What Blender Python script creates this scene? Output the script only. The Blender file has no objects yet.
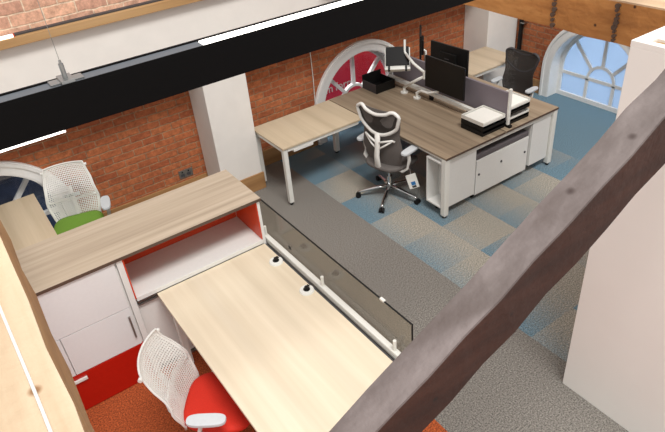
import bpy, bmesh, math, random
from math import sin, cos, pi, radians as R_
from mathutils import Vector, Matrix
random.seed(4)
C = bpy.context.scene.collection

# ---------------------------------------------------------------- camera, world, lights, exposure
RM = [[0.81440084, -0.57478973, -0.07979992], [-0.38081508, -0.42559893, -0.82088089], [0.43787115, 0.6989151, -0.56549672]]
CAM = Vector((-3.74, -3.79, 3.74))
cam = bpy.data.cameras.new('camera'); co = bpy.data.objects.new('camera', cam); C.objects.link(co)
m = Matrix(((RM[0][0], -RM[1][0], -RM[2][0]), (RM[0][1], -RM[1][1], -RM[2][1]), (RM[0][2], -RM[1][2], -RM[2][2]))).to_4x4()
m.translation = CAM
co.matrix_world = m
cam.sensor_width = 36; cam.lens = 607.5 / 665 * 36; cam.clip_start = 0.05
sc = bpy.context.scene
sc.camera = co
w = bpy.data.worlds.new('world'); sc.world = w; w.use_nodes = True
w.node_tree.nodes['Background'].inputs[0].default_value = (1.0, 1.0, 1.0, 1)
w.node_tree.nodes['Background'].inputs[1].default_value = 0.74
def area(name, loc, target, size, size_y, power, col=(1, 1, 1)):
    l = bpy.data.lights.new(name, 'AREA'); l.shape = 'RECTANGLE'; l.size = size; l.size_y = size_y
    l.energy = power; l.color = col
    o = bpy.data.objects.new(name, l); C.objects.link(o); o.location = loc
    o.rotation_euler = (Vector(target) - Vector(loc)).to_track_quat('-Z', 'Y').to_euler()
    return o
area('skylight', (-2.5, -6.5, 13), (-0.6, 0.6, 0), 5.0, 3.0, 1500, (1.0, 0.98, 0.955))
area('sign_fill', (0.6, 3.5, 3.6), (0.7, 2.8, 0.4), 2.5, .5, 220, (1, 1, 1))  # added fill lamp outside, brightens the red sign behind the middle arch
area('arch_daylight', (5.0, 0.6, 1.2), (2.5, 0.6, 0.2), 1.4, 1.2, 32, (0.9, 0.96, 1.0))
sc.view_settings.view_transform = 'Standard'; sc.view_settings.look = 'None'
sc.view_settings.gamma = 1; sc.view_settings.use_curve_mapping = False
sc.view_settings.exposure = 0.15

# ---------------------------------------------------------------- helpers
def lin(c):
    return tuple(((v / 255) / 12.92 if v <= 10 else (((v / 255) + .055) / 1.055) ** 2.4) for v in c) + (1,)
def newmat(name):
    m = bpy.data.materials.new(name); m.use_nodes = True
    return m, m.node_tree, m.node_tree.nodes['Principled BSDF']
def plain(name, col, rough=.5, metal=0, var=.04, bump=0, scale=40, **kw):
    m, t, b = newmat(name)
    tc = t.nodes.new('ShaderNodeTexCoord'); n = t.nodes.new('ShaderNodeTexNoise'); n.inputs['Scale'].default_value = scale
    n.inputs['Detail'].default_value = 3
    t.links.new(tc.outputs['Object'], n.inputs['Vector'])
    r = t.nodes.new('ShaderNodeValToRGB'); c = lin(col)
    r.color_ramp.elements[0].color = tuple(v * (1 - var) for v in c[:3]) + (1,)
    r.color_ramp.elements[1].color = tuple(min(1, v * (1 + var)) for v in c[:3]) + (1,)
    r.color_ramp.elements[0].position = .35; r.color_ramp.elements[1].position = .65
    t.links.new(n.outputs['Fac'], r.inputs['Fac']); t.links.new(r.outputs['Color'], b.inputs['Base Color'])
    b.inputs['Roughness'].default_value = rough; b.inputs['Metallic'].default_value = metal
    if bump:
        bp = t.nodes.new('ShaderNodeBump'); bp.inputs['Strength'].default_value = bump; bp.inputs['Distance'].default_value = .01
        t.links.new(n.outputs['Fac'], bp.inputs['Height']); t.links.new(bp.outputs['Normal'], b.inputs['Normal'])
    for k, v in kw.items(): b.inputs[k].default_value = v
    return m
def wood(name, c1, c2, c3, axis=1, fine=22, rough=.45, bands=True, stretch=.5):
    m, t, b = newmat(name)
    tc = t.nodes.new('ShaderNodeTexCoord'); mp = t.nodes.new('ShaderNodeMapping')
    s = [fine] * 3; s[axis] = stretch; mp.inputs['Scale'].default_value = s
    n = t.nodes.new('ShaderNodeTexNoise'); n.inputs['Scale'].default_value = 1; n.inputs['Detail'].default_value = 5; n.inputs['Roughness'].default_value = .6
    t.links.new(tc.outputs['Object'], mp.inputs['Vector']); t.links.new(mp.outputs['Vector'], n.inputs['Vector'])
    r = t.nodes.new('ShaderNodeValToRGB')
    r.color_ramp.elements[0].color = lin(c1); r.color_ramp.elements[0].position = .3
    r.color_ramp.elements[1].color = lin(c3); r.color_ramp.elements[1].position = .7
    e = r.color_ramp.elements.new(.5); e.color = lin(c2)
    t.links.new(n.outputs['Fac'], r.inputs['Fac'])
    out = r.outputs['Color']
    if bands:
        mp2 = t.nodes.new('ShaderNodeMapping'); s = [3.2] * 3; s[axis] = .15; mp2.inputs['Scale'].default_value = s
        n2 = t.nodes.new('ShaderNodeTexNoise'); n2.inputs['Scale'].default_value = 1.5; n2.inputs['Detail'].default_value = 1
        t.links.new(tc.outputs['Object'], mp2.inputs['Vector']); t.links.new(mp2.outputs['Vector'], n2.inputs['Vector'])
        mx = t.nodes.new('ShaderNodeMix'); mx.data_type = 'RGBA'; mx.blend_type = 'MULTIPLY'; mx.inputs[0].default_value = .35
        t.links.new(out, mx.inputs[6])
        r2 = t.nodes.new('ShaderNodeValToRGB'); r2.color_ramp.elements[0].position = .4; r2.color_ramp.elements[1].position = .6
        r2.color_ramp.elements[0].color = (.7, .68, .64, 1); r2.color_ramp.elements[1].color = (1, 1, 1, 1)
        t.links.new(n2.outputs['Fac'], r2.inputs['Fac']); t.links.new(r2.outputs['Color'], mx.inputs[7]); out = mx.outputs[2]
    t.links.new(out, b.inputs['Base Color']); b.inputs['Roughness'].default_value = rough
    return m
def emis(name, col, st):
    m, t, b = newmat(name); b.inputs['Base Color'].default_value = lin(col)
    b.inputs['Emission Color'].default_value = lin(col); b.inputs['Emission Strength'].default_value = st
    return m
def brick(name, plane, c1, c2, mortar, bh=.075, bw=.225):
    m, t, b = newmat(name)
    tc = t.nodes.new('ShaderNodeTexCoord'); sp = t.nodes.new('ShaderNodeSeparateXYZ'); cb = t.nodes.new('ShaderNodeCombineXYZ')
    t.links.new(tc.outputs['Object'], sp.inputs[0])
    # slightly wobbling courses
    nz = t.nodes.new('ShaderNodeTexNoise'); nz.inputs['Scale'].default_value = 9; nz.inputs['Detail'].default_value = 2
    t.links.new(tc.outputs['Object'], nz.inputs['Vector'])
    ma = t.nodes.new('ShaderNodeMath'); ma.operation = 'MULTIPLY_ADD'; ma.inputs[1].default_value = .022; t.links.new(nz.outputs['Fac'], ma.inputs[0])
    t.links.new(sp.outputs[2], ma.inputs[2])
    t.links.new(sp.outputs[0 if plane == 'xz' else 1], cb.inputs[0]); t.links.new(ma.outputs[0], cb.inputs[1])
    bt = t.nodes.new('ShaderNodeTexBrick'); bt.inputs['Scale'].default_value = 1
    bt.inputs['Brick Width'].default_value = bw; bt.inputs['Row Height'].default_value = bh
    bt.inputs['Mortar Size'].default_value = .0075; bt.inputs['Mortar Smooth'].default_value = .4; bt.inputs['Bias'].default_value = 0
    bt.inputs['Color1'].default_value = lin(c1); bt.inputs['Color2'].default_value = lin(c2); bt.inputs['Mortar'].default_value = lin(mortar)
    t.links.new(cb.outputs[0], bt.inputs['Vector'])
    n = t.nodes.new('ShaderNodeTexNoise'); n.inputs['Scale'].default_value = 26; n.inputs['Detail'].default_value = 6; n.inputs['Roughness'].default_value = .7
    t.links.new(tc.outputs['Object'], n.inputs['Vector'])
    r = t.nodes.new('ShaderNodeValToRGB'); r.color_ramp.elements[0].position = .3; r.color_ramp.elements[1].position = .7
    r.color_ramp.elements[0].color = (.5, .45, .42, 1); r.color_ramp.elements[1].color = (1.35, 1.32, 1.28, 1)
    t.links.new(n.outputs['Fac'], r.inputs['Fac'])
    mx = t.nodes.new('ShaderNodeMix'); mx.data_type = 'RGBA'; mx.blend_type = 'MULTIPLY'; mx.inputs[0].default_value = .8
    t.links.new(bt.outputs['Color'], mx.inputs[6]); t.links.new(r.outputs['Color'], mx.inputs[7])
    t.links.new(mx.outputs[2], b.inputs['Base Color']); b.inputs['Roughness'].default_value = .85
    bp = t.nodes.new('ShaderNodeBump'); bp.invert = True; bp.inputs['Strength'].default_value = .7; bp.inputs['Distance'].default_value = .012
    t.links.new(bt.outputs['Fac'], bp.inputs['Height']); t.links.new(bp.outputs['Normal'], b.inputs['Normal'])
    return m

class MB:
    def __init__(s): s.v = []; s.f = []
    def add(s, vs, fs):
        o = len(s.v); s.v += [tuple(p) for p in vs]; s.f += [tuple(i + o for i in f) for f in fs]; return s
    def box(s, x0, x1, y0, y1, z0, z1, M=None):
        p = [(x, y, z) for z in (z0, z1) for y in (y0, y1) for x in (x0, x1)]
        if M: p = [M @ Vector(q) for q in p]
        return s.add(p, [(0, 2, 3, 1), (4, 5, 7, 6), (0, 1, 5, 4), (2, 6, 7, 3), (0, 4, 6, 2), (1, 3, 7, 5)])
    def prism(s, pts, fn0, fn1):   # closed polygon mapped to two parallel faces
        n = len(pts); a = [fn0(p) for p in pts]; b = [fn1(p) for p in pts]
        return s.add(a + b, [tuple(range(n))[::-1], tuple(range(n, 2 * n))] + [(i, (i + 1) % n, n + (i + 1) % n, n + i) for i in range(n)])
    def tube(s, path, r, n=10, rs=None, flat=1.0, closed=False, up=None):
        P = [Vector(p) for p in path]; L = len(P); rings = []
        for i, p in enumerate(P):
            if closed: d = P[(i + 1) % L] - P[i - 1]
            else: d = P[min(i + 1, L - 1)] - P[max(i - 1, 0)]
            d.normalize(); u = Vector(up) if up else Vector((0, 0, 1))
            if abs(d.dot(u)) > .97: u = Vector((1, 0, 0))
            a = d.cross(u).normalized(); b = a.cross(d).normalized(); rr = rs[i] if rs else r
            rings.append([p + a * rr * cos(2 * pi * k / n) + b * rr * flat * sin(2 * pi * k / n) for k in range(n)])
        vs = [q for g in rings for q in g]; fs = []
        for i in range(L if closed else L - 1):
            j = (i + 1) % L
            fs += [(i * n + k, i * n + (k + 1) % n, j * n + (k + 1) % n, j * n + k) for k in range(n)]
        if not closed: fs += [tuple(range(n)), tuple((L - 1) * n + k for k in range(n))[::-1]]
        return s.add(vs, fs)
    def cyl(s, a, b, r, n=16, r2=None): return s.tube([a, b], r, n, rs=[r, r if r2 is None else r2])
    def build(s, name, mat, parent=None, bevel=0, smooth=False, off=None, solid=0, seg=2):
        me = bpy.data.meshes.new(name); vs = s.v
        if off is not None: vs = [tuple(Vector(p) - Vector(off)) for p in vs]
        me.from_pydata(vs, [], s.f)
        bm = bmesh.new(); bm.from_mesh(me); bmesh.ops.recalc_face_normals(bm, faces=bm.faces)
        if bevel: bmesh.ops.bevel(bm, geom=[e for e in bm.edges if e.is_manifold and e.calc_face_angle(0) > .6], offset=bevel, segments=seg, profile=.6, affect='EDGES', clamp_overlap=True)
        bm.to_mesh(me); bm.free(); me.materials.append(mat)
        if smooth:
            for p in me.polygons: p.use_smooth = True
        o = bpy.data.objects.new(name, me); C.objects.link(o)
        if parent: o.parent = parent
        if solid:
            md = o.modifiers.new('s', 'SOLIDIFY'); md.thickness = solid; md.offset = 0
        return o
def tag(o, label, cat, group=None):
    o['label'] = label; o['category'] = cat
    if group: o['group'] = group
    return o
def struct(o): o['kind'] = 'structure'; return o
def thing(name, label, cat, loc=(0, 0, 0), rz=0, group=None):
    o = bpy.data.objects.new(name, None); C.objects.link(o); o.location = loc; o.rotation_euler = (0, 0, rz)
    o.empty_display_size = .1
    return tag(o, label, cat, group)
def copy_tree(o, parent=None):
    c = o.copy(); C.objects.link(c); c.parent = parent
    for ch in [k for k in bpy.data.objects if k.parent == o]: copy_tree(ch, c)
    return c
def rbox(x0, x1, y0, y1, z0, z1): return MB().box(x0, x1, y0, y1, z0, z1)

# ---------------------------------------------------------------- materials
M = {}
M['plaster'] = plain('white_plaster', (226, 221, 214), .75, var=.02, scale=6)
M['wallwhite'] = plain('warm_white_wall', (244, 240, 233), .6, var=.01, scale=3)
M['trimwhite'] = plain('white_gloss_paint', (230, 229, 226), .4, var=.02)
M['skirt'] = wood('skirting_wood', (146, 106, 66), (166, 124, 80), (180, 138, 92), axis=0, fine=12)
M['brick'] = brick('red_brick', 'xz', (156, 84, 50), (182, 108, 66), (160, 124, 94), .08, .235)
M['brick_r'] = brick('red_brick_end', 'yz', (148, 80, 48), (174, 102, 62), (150, 116, 88), .08, .235)
M['brick_up'] = brick('bright_lit_brick', 'xz', (224, 178, 150), (186, 142, 122), (224, 200, 174), .1, .27)  # bright light on the upper wall put into these paler brick colours
M['white'] = plain('white_laminate', (219, 218, 214), .35, var=.012)
M['gloss'] = plain('gloss_white_laminate', (219, 218, 217), .12, var=.01)
M['metal_w'] = plain('white_powder_coat', (222, 221, 214), .35, var=.015)
M['red'] = plain('red_laminate', (176, 22, 10), .3, var=.03)
M['orange'] = plain('orange_red_laminate', (205, 66, 28), .4, var=.03)
M['redfab'] = plain('red_fabric', (206, 40, 18), .8, var=.1, bump=.2, scale=300)
M['greenfab'] = plain('green_fabric', (104, 142, 44), .8, var=.1, bump=.2, scale=300)
M['black'] = plain('black_plastic', (22, 21, 20), .5, var=.1, **{'Specular IOR Level': .25})
M['screen'] = plain('black_screen', (18, 17, 17), .35, var=.05, **{'Specular IOR Level': .25})
M['lumblack'] = plain('black_anodised', (9, 8, 8), .6, var=.05, **{'Specular IOR Level': .1})
M['darkgrey'] = plain('dark_grey', (62, 60, 62), .6)
M['greyfab'] = plain('grey_fabric', (118, 110, 116), .9, var=.12, bump=.2, scale=350)
M['cushion'] = plain('charcoal_fabric', (92, 86, 88), .9, var=.1, bump=.2, scale=300)
M['mesh'] = plain('graphite_mesh', (98, 92, 88), .8, var=.18, bump=.4, scale=260)
M['meshdark'] = plain('dark_mesh', (54, 48, 44), .8, var=.2, bump=.4, scale=260)
M['poly'] = plain('white_polymer', (222, 220, 214), .4, var=.02)
M['pad'] = plain('pale_grey_pad', (196, 200, 202), .5, var=.02)
M['chrome'] = plain('polished_aluminium', (205, 205, 205), .16, 1, var=.02)
M['steel'] = plain('brushed_steel', (168, 168, 166), .35, 1, var=.05)
M['oak'] = wood('grey_oak', (124, 107, 88), (152, 134, 112), (170, 152, 129), axis=1, fine=17)
M['oakx'] = wood('pale_oak_storage_top', (156, 141, 122), (176, 160, 140), (192, 177, 157), axis=0, fine=15)
M['maple'] = wood('light_ash', (192, 174, 146), (201, 183, 156), (209, 192, 166), axis=1, fine=13)
M['maple2'] = wood('pale_maple_near', (216, 200, 174), (223, 208, 183), (229, 215, 192), axis=1, fine=13)
M['edge'] = plain('dark_edge', (84, 66, 54), .5)
M['edgel'] = plain('tan_edge', (170, 146, 112), .5)
M['ledge'] = wood('ledge_timber', (160, 122, 78), (182, 144, 98), (198, 162, 118), axis=0, fine=10)
M['paper'] = plain('white_paper', (236, 234, 226), .7, var=.01)
M['opal'] = emis('lit_opal_diffuser', (255, 250, 240), 3.2)
M['opal_off'] = plain('unlit_grey_diffuser', (84, 87, 92), .5)
M['wire'] = plain('steel_wire', (150, 148, 142), .4, .8)

def beam_mat(name, c1, c2, c3, axis, knots=(40, 22, 12), kscale=2.2, ksize=.06, rough=.7):
    m = wood(name, c1, c2, c3, axis=axis, fine=9, rough=rough, stretch=1.1)
    t = m.node_tree; b = t.nodes['Principled BSDF']; src = b.inputs['Base Color'].links[0].from_socket
    tc = t.nodes.new('ShaderNodeTexCoord'); v = t.nodes.new('ShaderNodeTexVoronoi'); v.inputs['Scale'].default_value = kscale * 3
    t.links.new(tc.outputs['Object'], v.inputs['Vector'])
    r = t.nodes.new('ShaderNodeValToRGB'); r.color_ramp.elements[0].position = ksize; r.color_ramp.elements[1].position = ksize * 2.2
    r.color_ramp.elements[0].color = (1, 1, 1, 1); r.color_ramp.elements[1].color = (0, 0, 0, 1)
    t.links.new(v.outputs['Distance'], r.inputs['Fac'])
    mx = t.nodes.new('ShaderNodeMix'); mx.data_type = 'RGBA'; mx.inputs[7].default_value = lin(knots)
    t.links.new(r.outputs['Color'], mx.inputs[0]); t.links.new(src, mx.inputs[6]); t.links.new(mx.outputs[2], b.inputs['Base Color'])
    n = t.nodes.new('ShaderNodeTexNoise'); n.inputs['Scale'].default_value = 14; n.inputs['Detail'].default_value = 5
    t.links.new(tc.outputs['Object'], n.inputs['Vector'])
    bp = t.nodes.new('ShaderNodeBump'); bp.inputs['Strength'].default_value = .5; bp.inputs['Distance'].default_value = .02
    t.links.new(n.outputs['Fac'], bp.inputs['Height']); t.links.new(bp.outputs['Normal'], b.inputs['Normal'])
    return m
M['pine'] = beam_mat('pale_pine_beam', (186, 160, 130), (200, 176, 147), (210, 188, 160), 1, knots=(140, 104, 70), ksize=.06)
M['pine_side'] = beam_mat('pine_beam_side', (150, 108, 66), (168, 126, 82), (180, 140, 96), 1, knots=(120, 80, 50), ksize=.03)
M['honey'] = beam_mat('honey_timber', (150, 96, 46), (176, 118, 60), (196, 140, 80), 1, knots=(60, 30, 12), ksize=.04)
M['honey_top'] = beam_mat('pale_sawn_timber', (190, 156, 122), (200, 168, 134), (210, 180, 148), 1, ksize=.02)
M['rafter_top'] = beam_mat('lit_top_timber', (92, 80, 76), (108, 97, 94), (126, 115, 112), 0, knots=(62, 48, 44), ksize=.06)  # rafter top made greyer and lighter in colour, as lit from above
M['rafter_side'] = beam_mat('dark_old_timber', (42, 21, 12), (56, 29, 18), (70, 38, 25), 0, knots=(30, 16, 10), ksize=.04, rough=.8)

def carpet():
    m, t, b = newmat('carpet_tiles'); L = t.links
    tc = t.nodes.new('ShaderNodeTexCoord'); sp = t.nodes.new('ShaderNodeSeparateXYZ'); L.new(tc.outputs['Object'], sp.inputs[0])
    def mt(op, a, bb=0, c=0):
        n = t.nodes.new('ShaderNodeMath'); n.operation = op
        for i, v in enumerate((a, bb, c)):
            if isinstance(v, (int, float)): n.inputs[i].default_value = v
            else: L.new(v, n.inputs[i])
        return n.outputs[0]
    def mix(f, a, c):
        n = t.nodes.new('ShaderNodeMix'); n.data_type = 'RGBA'; L.new(f, n.inputs[0])
        for i, v in ((6, a), (7, c)):
            if isinstance(v, tuple): n.inputs[i].default_value = v
            else: L.new(v, n.inputs[i])
        return n.outputs[2]
    x, y = sp.outputs[0], sp.outputs[1]
    xs = mt('DIVIDE', mt('ADD', x, .63), .53); i = mt('FLOOR', xs)
    odd = mt('COMPARE', mt('MODULO', mt('ADD', i, 30), 3), 2, .1)
    ys = mt('ADD', mt('DIVIDE', mt('SUBTRACT', y, .44), .53), mt('MULTIPLY', odd, .5)); j = mt('FLOOR', ys)
    cb = t.nodes.new('ShaderNodeCombineXYZ'); L.new(i, cb.inputs[0]); L.new(j, cb.inputs[1])
    wn = t.nodes.new('ShaderNodeTexWhiteNoise'); wn.noise_dimensions = '2D'; L.new(cb.outputs[0], wn.inputs['Vector'])
    h = wn.outputs['Value']
    par = mt('MODULO', mt('ADD', mt('ADD', i, j), 40), 2)
    fx = mt('FRACT', xs)
    base = mt('ADD', mt('MULTIPLY', par, -.55), mt('MULTIPLY', h, .5))
    grad = mt('ADD', base, mt('MULTIPLY', mt('SUBTRACT', .55, fx), .9))
    bias = mt('MULTIPLY', mt('MAXIMUM', mt('SUBTRACT', x, 1.1), 0), .9)
    bias2 = mt('MULTIPLY', mt('MAXIMUM', mt('SUBTRACT', y, 1.2), 0), 1.0)
    n1 = t.nodes.new('ShaderNodeTexNoise'); n1.inputs['Scale'].default_value = 60; n1.inputs['Detail'].default_value = 2; L.new(tc.outputs['Object'], n1.inputs['Vector'])
    fac = mt('ADD', mt('ADD', mt('ADD', grad, .25), mt('ADD', bias, bias2)), mt('MULTIPLY', mt('SUBTRACT', n1.outputs['Fac'], .5), 1.1))
    cl = t.nodes.new('ShaderNodeClamp'); L.new(fac, cl.inputs[0])
    tiles = mix(cl.outputs[0], lin((152, 146, 134)), lin((97, 123, 136)))
    grey = mix(n1.outputs['Fac'], lin((102, 98, 92)), lin((134, 129, 122)))
    c = mix(mt('GREATER_THAN', x, -.63), grey, tiles)
    orange = mix(n1.outputs['Fac'], lin((120, 48, 18)), lin((192, 96, 46)))
    om = mt('MULTIPLY', mt('LESS_THAN', x, -1.78), mt('LESS_THAN', y, .3))
    c = mix(om, c, orange)
    n2 = t.nodes.new('ShaderNodeTexNoise'); n2.inputs['Scale'].default_value = 90; n2.inputs['Detail'].default_value = 2; L.new(tc.outputs['Object'], n2.inputs['Vector'])
    r = t.nodes.new('ShaderNodeValToRGB'); r.color_ramp.elements[0].position = .3; r.color_ramp.elements[1].position = .7
    r.color_ramp.elements[0].color = (.42, .42, .42, 1); r.color_ramp.elements[1].color = (1.6, 1.6, 1.6, 1); L.new(n2.outputs['Fac'], r.inputs['Fac'])
    mx = t.nodes.new('ShaderNodeMix'); mx.data_type = 'RGBA'; mx.blend_type = 'MULTIPLY'; mx.inputs[0].default_value = 1
    L.new(c, mx.inputs[6]); L.new(r.outputs['Color'], mx.inputs[7]); L.new(mx.outputs[2], b.inputs['Base Color'])
    b.inputs['Roughness'].default_value = .95
    bp = t.nodes.new('ShaderNodeBump'); bp.inputs['Strength'].default_value = .3; bp.inputs['Distance'].default_value = .005
    L.new(n2.outputs['Fac'], bp.inputs['Height']); L.new(bp.outputs['Normal'], b.inputs['Normal'])
    return m
def glassmat(name, col, fac, rough=.05):
    m = bpy.data.materials.new(name); m.use_nodes = True; t = m.node_tree; t.nodes.clear()
    o = t.nodes.new('ShaderNodeOutputMaterial'); mx = t.nodes.new('ShaderNodeMixShader'); tr = t.nodes.new('ShaderNodeBsdfTransparent'); g = t.nodes.new('ShaderNodeBsdfGlossy')
    tr.inputs[0].default_value = col; g.inputs['Roughness'].default_value = rough; mx.inputs[0].default_value = fac
    t.links.new(tr.outputs[0], mx.inputs[1]); t.links.new(g.outputs[0], mx.inputs[2]); t.links.new(mx.outputs[0], o.inputs[0])
    return m
M['smoke'] = glassmat('bronze_tinted_glass', (.86, .835, .79, 1), .06)
M['clear'] = glassmat('window_glass', (.93, .95, .97, 1), .06)
def frosted():
    m = bpy.data.materials.new('frosted_blue_glass'); m.use_nodes = True; t = m.node_tree; t.nodes.clear()
    o = t.nodes.new('ShaderNodeOutputMaterial'); mx = t.nodes.new('ShaderNodeMixShader'); tr = t.nodes.new('ShaderNodeBsdfTranslucent'); g = t.nodes.new('ShaderNodeBsdfDiffuse')
    tr.inputs[0].default_value = lin((206, 222, 240)); g.inputs[0].default_value = lin((196, 214, 236)); mx.inputs[0].default_value = .3
    t.links.new(tr.outputs[0], mx.inputs[1]); t.links.new(g.outputs[0], mx.inputs[2]); t.links.new(mx.outputs[0], o.inputs[0])
    return m
M['frost'] = frosted()
M['signred'] = plain('red_sign_board', (226, 40, 74), .5, var=.05, scale=5)
M['outside'] = plain('blue_grey_courtyard', (52, 72, 104), .8, var=.3, scale=5)

# ---------------------------------------------------------------- room shell
struct(rbox(-6.2, 3.6, -6.0, 2.75, -.12, 0).build('floor', carpet()))
WY, WX = 2.33, 3.2
SPR, RO, RI = .40, .785, .655       # arch springing, plaster rim radius, opening radius
def arch_wall(name, mat, axis, w0, t, a0, a1, z1, centres, r):
    """brick wall with arched openings down to the floor; axis 'x': wall plane y=w0, thickness t"""
    mb = MB(); n = 28
    fn = (lambda a, z, d: (a, w0 + d, z)) if axis == 'x' else (lambda a, z, d: (w0 + d, a, z))
    segs = []; cur = a0
    for c in sorted(centres):
        segs.append((cur, c - r, 0, 0)); P = [(c - r * cos(pi * k / n), SPR + r * sin(pi * k / n)) for k in range(n + 1)]
        for p, q in zip(P, P[1:]): segs.append((p[0], q[0], p[1], q[1]))
        cur = c + r
    segs.append((cur, a1, 0, 0))
    for s0, s1, z0, z0b in segs:
        if s1 - s0 < 1e-6: continue
        pts = [(s0, z0), (s1, z0b), (s1, z1), (s0, z1)]
        for d in (0, t):
            mb.add([fn(p[0], p[1], d) for p in pts], [(0, 1, 2, 3)])
        mb.add([fn(s0, z0, 0), fn(s1, z0b, 0), fn(s1, z0b, t), fn(s0, z0, t)], [(0, 1, 2, 3)])
        mb.add([fn(s0, z1, 0), fn(s1, z1, 0), fn(s1, z1, t), fn(s0, z1, t)], [(0, 1, 2, 3)])
    return struct(mb.build(name, mat))
ARCH_X = (-3.85, .755); ARCH_Y = (.575,)
arch_wall('wall_back', M['brick'], 'x', WY, .3, -6.2, WX, 1.62, ARCH_X, RI + .02)
arch_wall('wall_right', M['brick_r'], 'y', WX, .3, -6.0, 2.63, 2.2, ARCH_Y, RI + .02)
# projecting white bulkhead over the arches, ledge and brick above, coloured pale as if strongly lit
struct(rbox(-6.2, 3.5, 1.88, 2.63, 1.62, 2.26).build('trim_1', M['plaster']))
struct(rbox(-6.2, 3.5, 1.80, 2.02, 2.262, 2.335).build('trim_2', M['ledge'], bevel=.004))
struct(rbox(-6.2, 3.5, 1.845, 1.9, 2.336, 2.348).build('trim_3', M['darkgrey']))
struct(rbox(-6.2, 3.5, 1.90, 2.2, 2.336, 4.2).build('wall_upper', M['brick_up']))
struct(rbox(-1.60, -1.10, 1.88, 2.325, 0, 1.62).build('wall_pier_left', M['plaster'], bevel=.006))
struct(rbox(2.60, 3.195, 1.88, 2.325, 0, 1.62).build('wall_pier_right', M['plaster'], bevel=.006))
SK = .21
def skirt(name, *a): return struct(rbox(*a).build(name, M['skirt'], bevel=.004))
skirt('baseboard_back', -3.06, -1.605, 2.305, 2.328, 0, SK)
skirt('baseboard_back.001', -1.615, -1.085, 1.855, 1.878, 0, SK)
skirt('baseboard_back.002', -1.095, -.035, 2.305, 2.328, 0, SK)
skirt('baseboard_back.003', 1.545, 2.59, 2.305, 2.328, 0, SK)
skirt('baseboard_right', 3.175, 3.198, 1.36, 1.875, 0, .2)
# stair enclosure on the right: tall white box
e = MB().box(-.82, 1.6, -4.8, -2.13, 0, 2.58)
struct(e.build('wall_enclosure', M['wallwhite'], bevel=.004))
cap = MB()
cap.box(-.82, 1.6, -2.21, -2.13, 2.58, 2.61); cap.box(-.82, -.775, -4.8, -2.21, 2.58, 2.61); cap.box(-.72, 1.6, -4.8, -2.21, 2.58, 2.61)
struct(cap.build('trim_4', M['wallwhite']))
struct(rbox(-.774, -.721, -4.8, -2.211, 2.581, 2.596).build('trim_5', M['ledge']))

# ---------------------------------------------------------------- arched windows
def window(name, axis, w0, c, glass, ndeep=.2):
    fn = (lambda a, z, d: (a, w0 + d, z)) if axis == 'x' else (lambda a, z, d: (w0 + d, a, z))
    root = thing(name, '', ''); del root['label']; del root['category']; struct(root)
    root.location = fn(c, 0, 0); off = root.location
    n = 32
    def ring(mb, r0, r1, d0, d1, a0=0, a1=pi, legs=True, zc=SPR):
        A = [a0 + (a1 - a0) * k / n for k in range(n + 1)]
        P = [(c + r1 * cos(a), zc + r1 * sin(a)) for a in A]; Q = [(c + r0 * cos(a), zc + r0 * sin(a)) for a in A]
        if legs: P = [(c + r1, 0)] + P + [(c - r1, 0)]; Q = [(c + r0, 0)] + Q + [(c - r0, 0)]
        for i in range(len(P) - 1):
            pts = [P[i], P[i + 1], Q[i + 1], Q[i]]
            mb.prism(pts, lambda p: fn(p[0], p[1], d0), lambda p: fn(p[0], p[1], d1))
    rim = MB(); ring(rim, RI, RO, -.035, .005); ring(rim, RO - .045, RO - .012, -.05, -.03)
    rim.build('plaster_rim', M['trimwhite'], root, off=off)
    rv = MB(); ring(rv, RI - .012, RI, -.03, ndeep + .05); rv.build('reveal', M['trimwhite'], root, off=off)
    ri = RI - .012
    fr = MB(); ring(fr, ri - .05, ri, ndeep - .03, ndeep + .03)
    f = fr.build('window_frame', M['trimwhite'], root, off=off)
    hub = .21; d0, d1 = ndeep - .022, ndeep + .022; b = .022; tz = .34
    def bar(a0, z0, a1, z1, mb, bb=b, e0=d0, e1=d1):
        v = Vector((a1 - a0, z1 - z0)).normalized(); nn = Vector((-v.y, v.x)) * bb
        pts = [(a0 + nn.x, z0 + nn.y), (a1 + nn.x, z1 + nn.y), (a1 - nn.x, z1 - nn.y), (a0 - nn.x, z0 - nn.y)]
        mb.prism(pts, lambda p: fn(p[0], p[1], e0), lambda p: fn(p[0], p[1], e1))
    mb = MB(); ring(mb, hub - .03, hub + .006, d0 - .004, d1, legs=False, zc=tz + .0); mb.build('hub_arch', M['trimwhite'], root, off=off)
    mb = MB(); bar(c - ri + .04, tz, c + ri - .04, tz, mb); mb.build('transom', M['trimwhite'], root, off=off)
    mb = MB(); bar(c - ri, .03, c + ri, .03, mb, .03, d0 - .01, d1); mb.build('sill_rail', M['trimwhite'], root, off=off)
    for s in (-1, 1):
        mb = MB(); bar(c + s * (hub - .012), .04, c + s * (hub - .012), tz, mb); mb.build('mullion', M['trimwhite'], root, off=off)
    for a in (42, 90, 138):
        mb = MB(); a_ = R_(a); r0 = hub; r1 = ri - .03
        bar(c + r0 * cos(a_), tz + r0 * sin(a_), c + r1 * cos(a_), SPR + r1 * sin(a_), mb); mb.build('spoke', M['trimwhite'], root, off=off)
    g = MB(); P = [(c + ri * cos(pi * k / n), SPR + ri * sin(pi * k / n)) for k in range(n + 1)] + [(c - ri, 0.005), (c + ri, 0.005)]
    g.prism(P, lambda p: fn(p[0], p[1], ndeep - .003), lambda p: fn(p[0], p[1], ndeep + .003)); g.build('glazing', glass, root, off=off)
    return root
window('window_1', 'x', WY, ARCH_X[0], M['clear'])
window('window_2', 'x', WY, ARCH_X[1], M['clear'])
window('window_3', 'y', WX, ARCH_Y[0], M['frost'])
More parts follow.
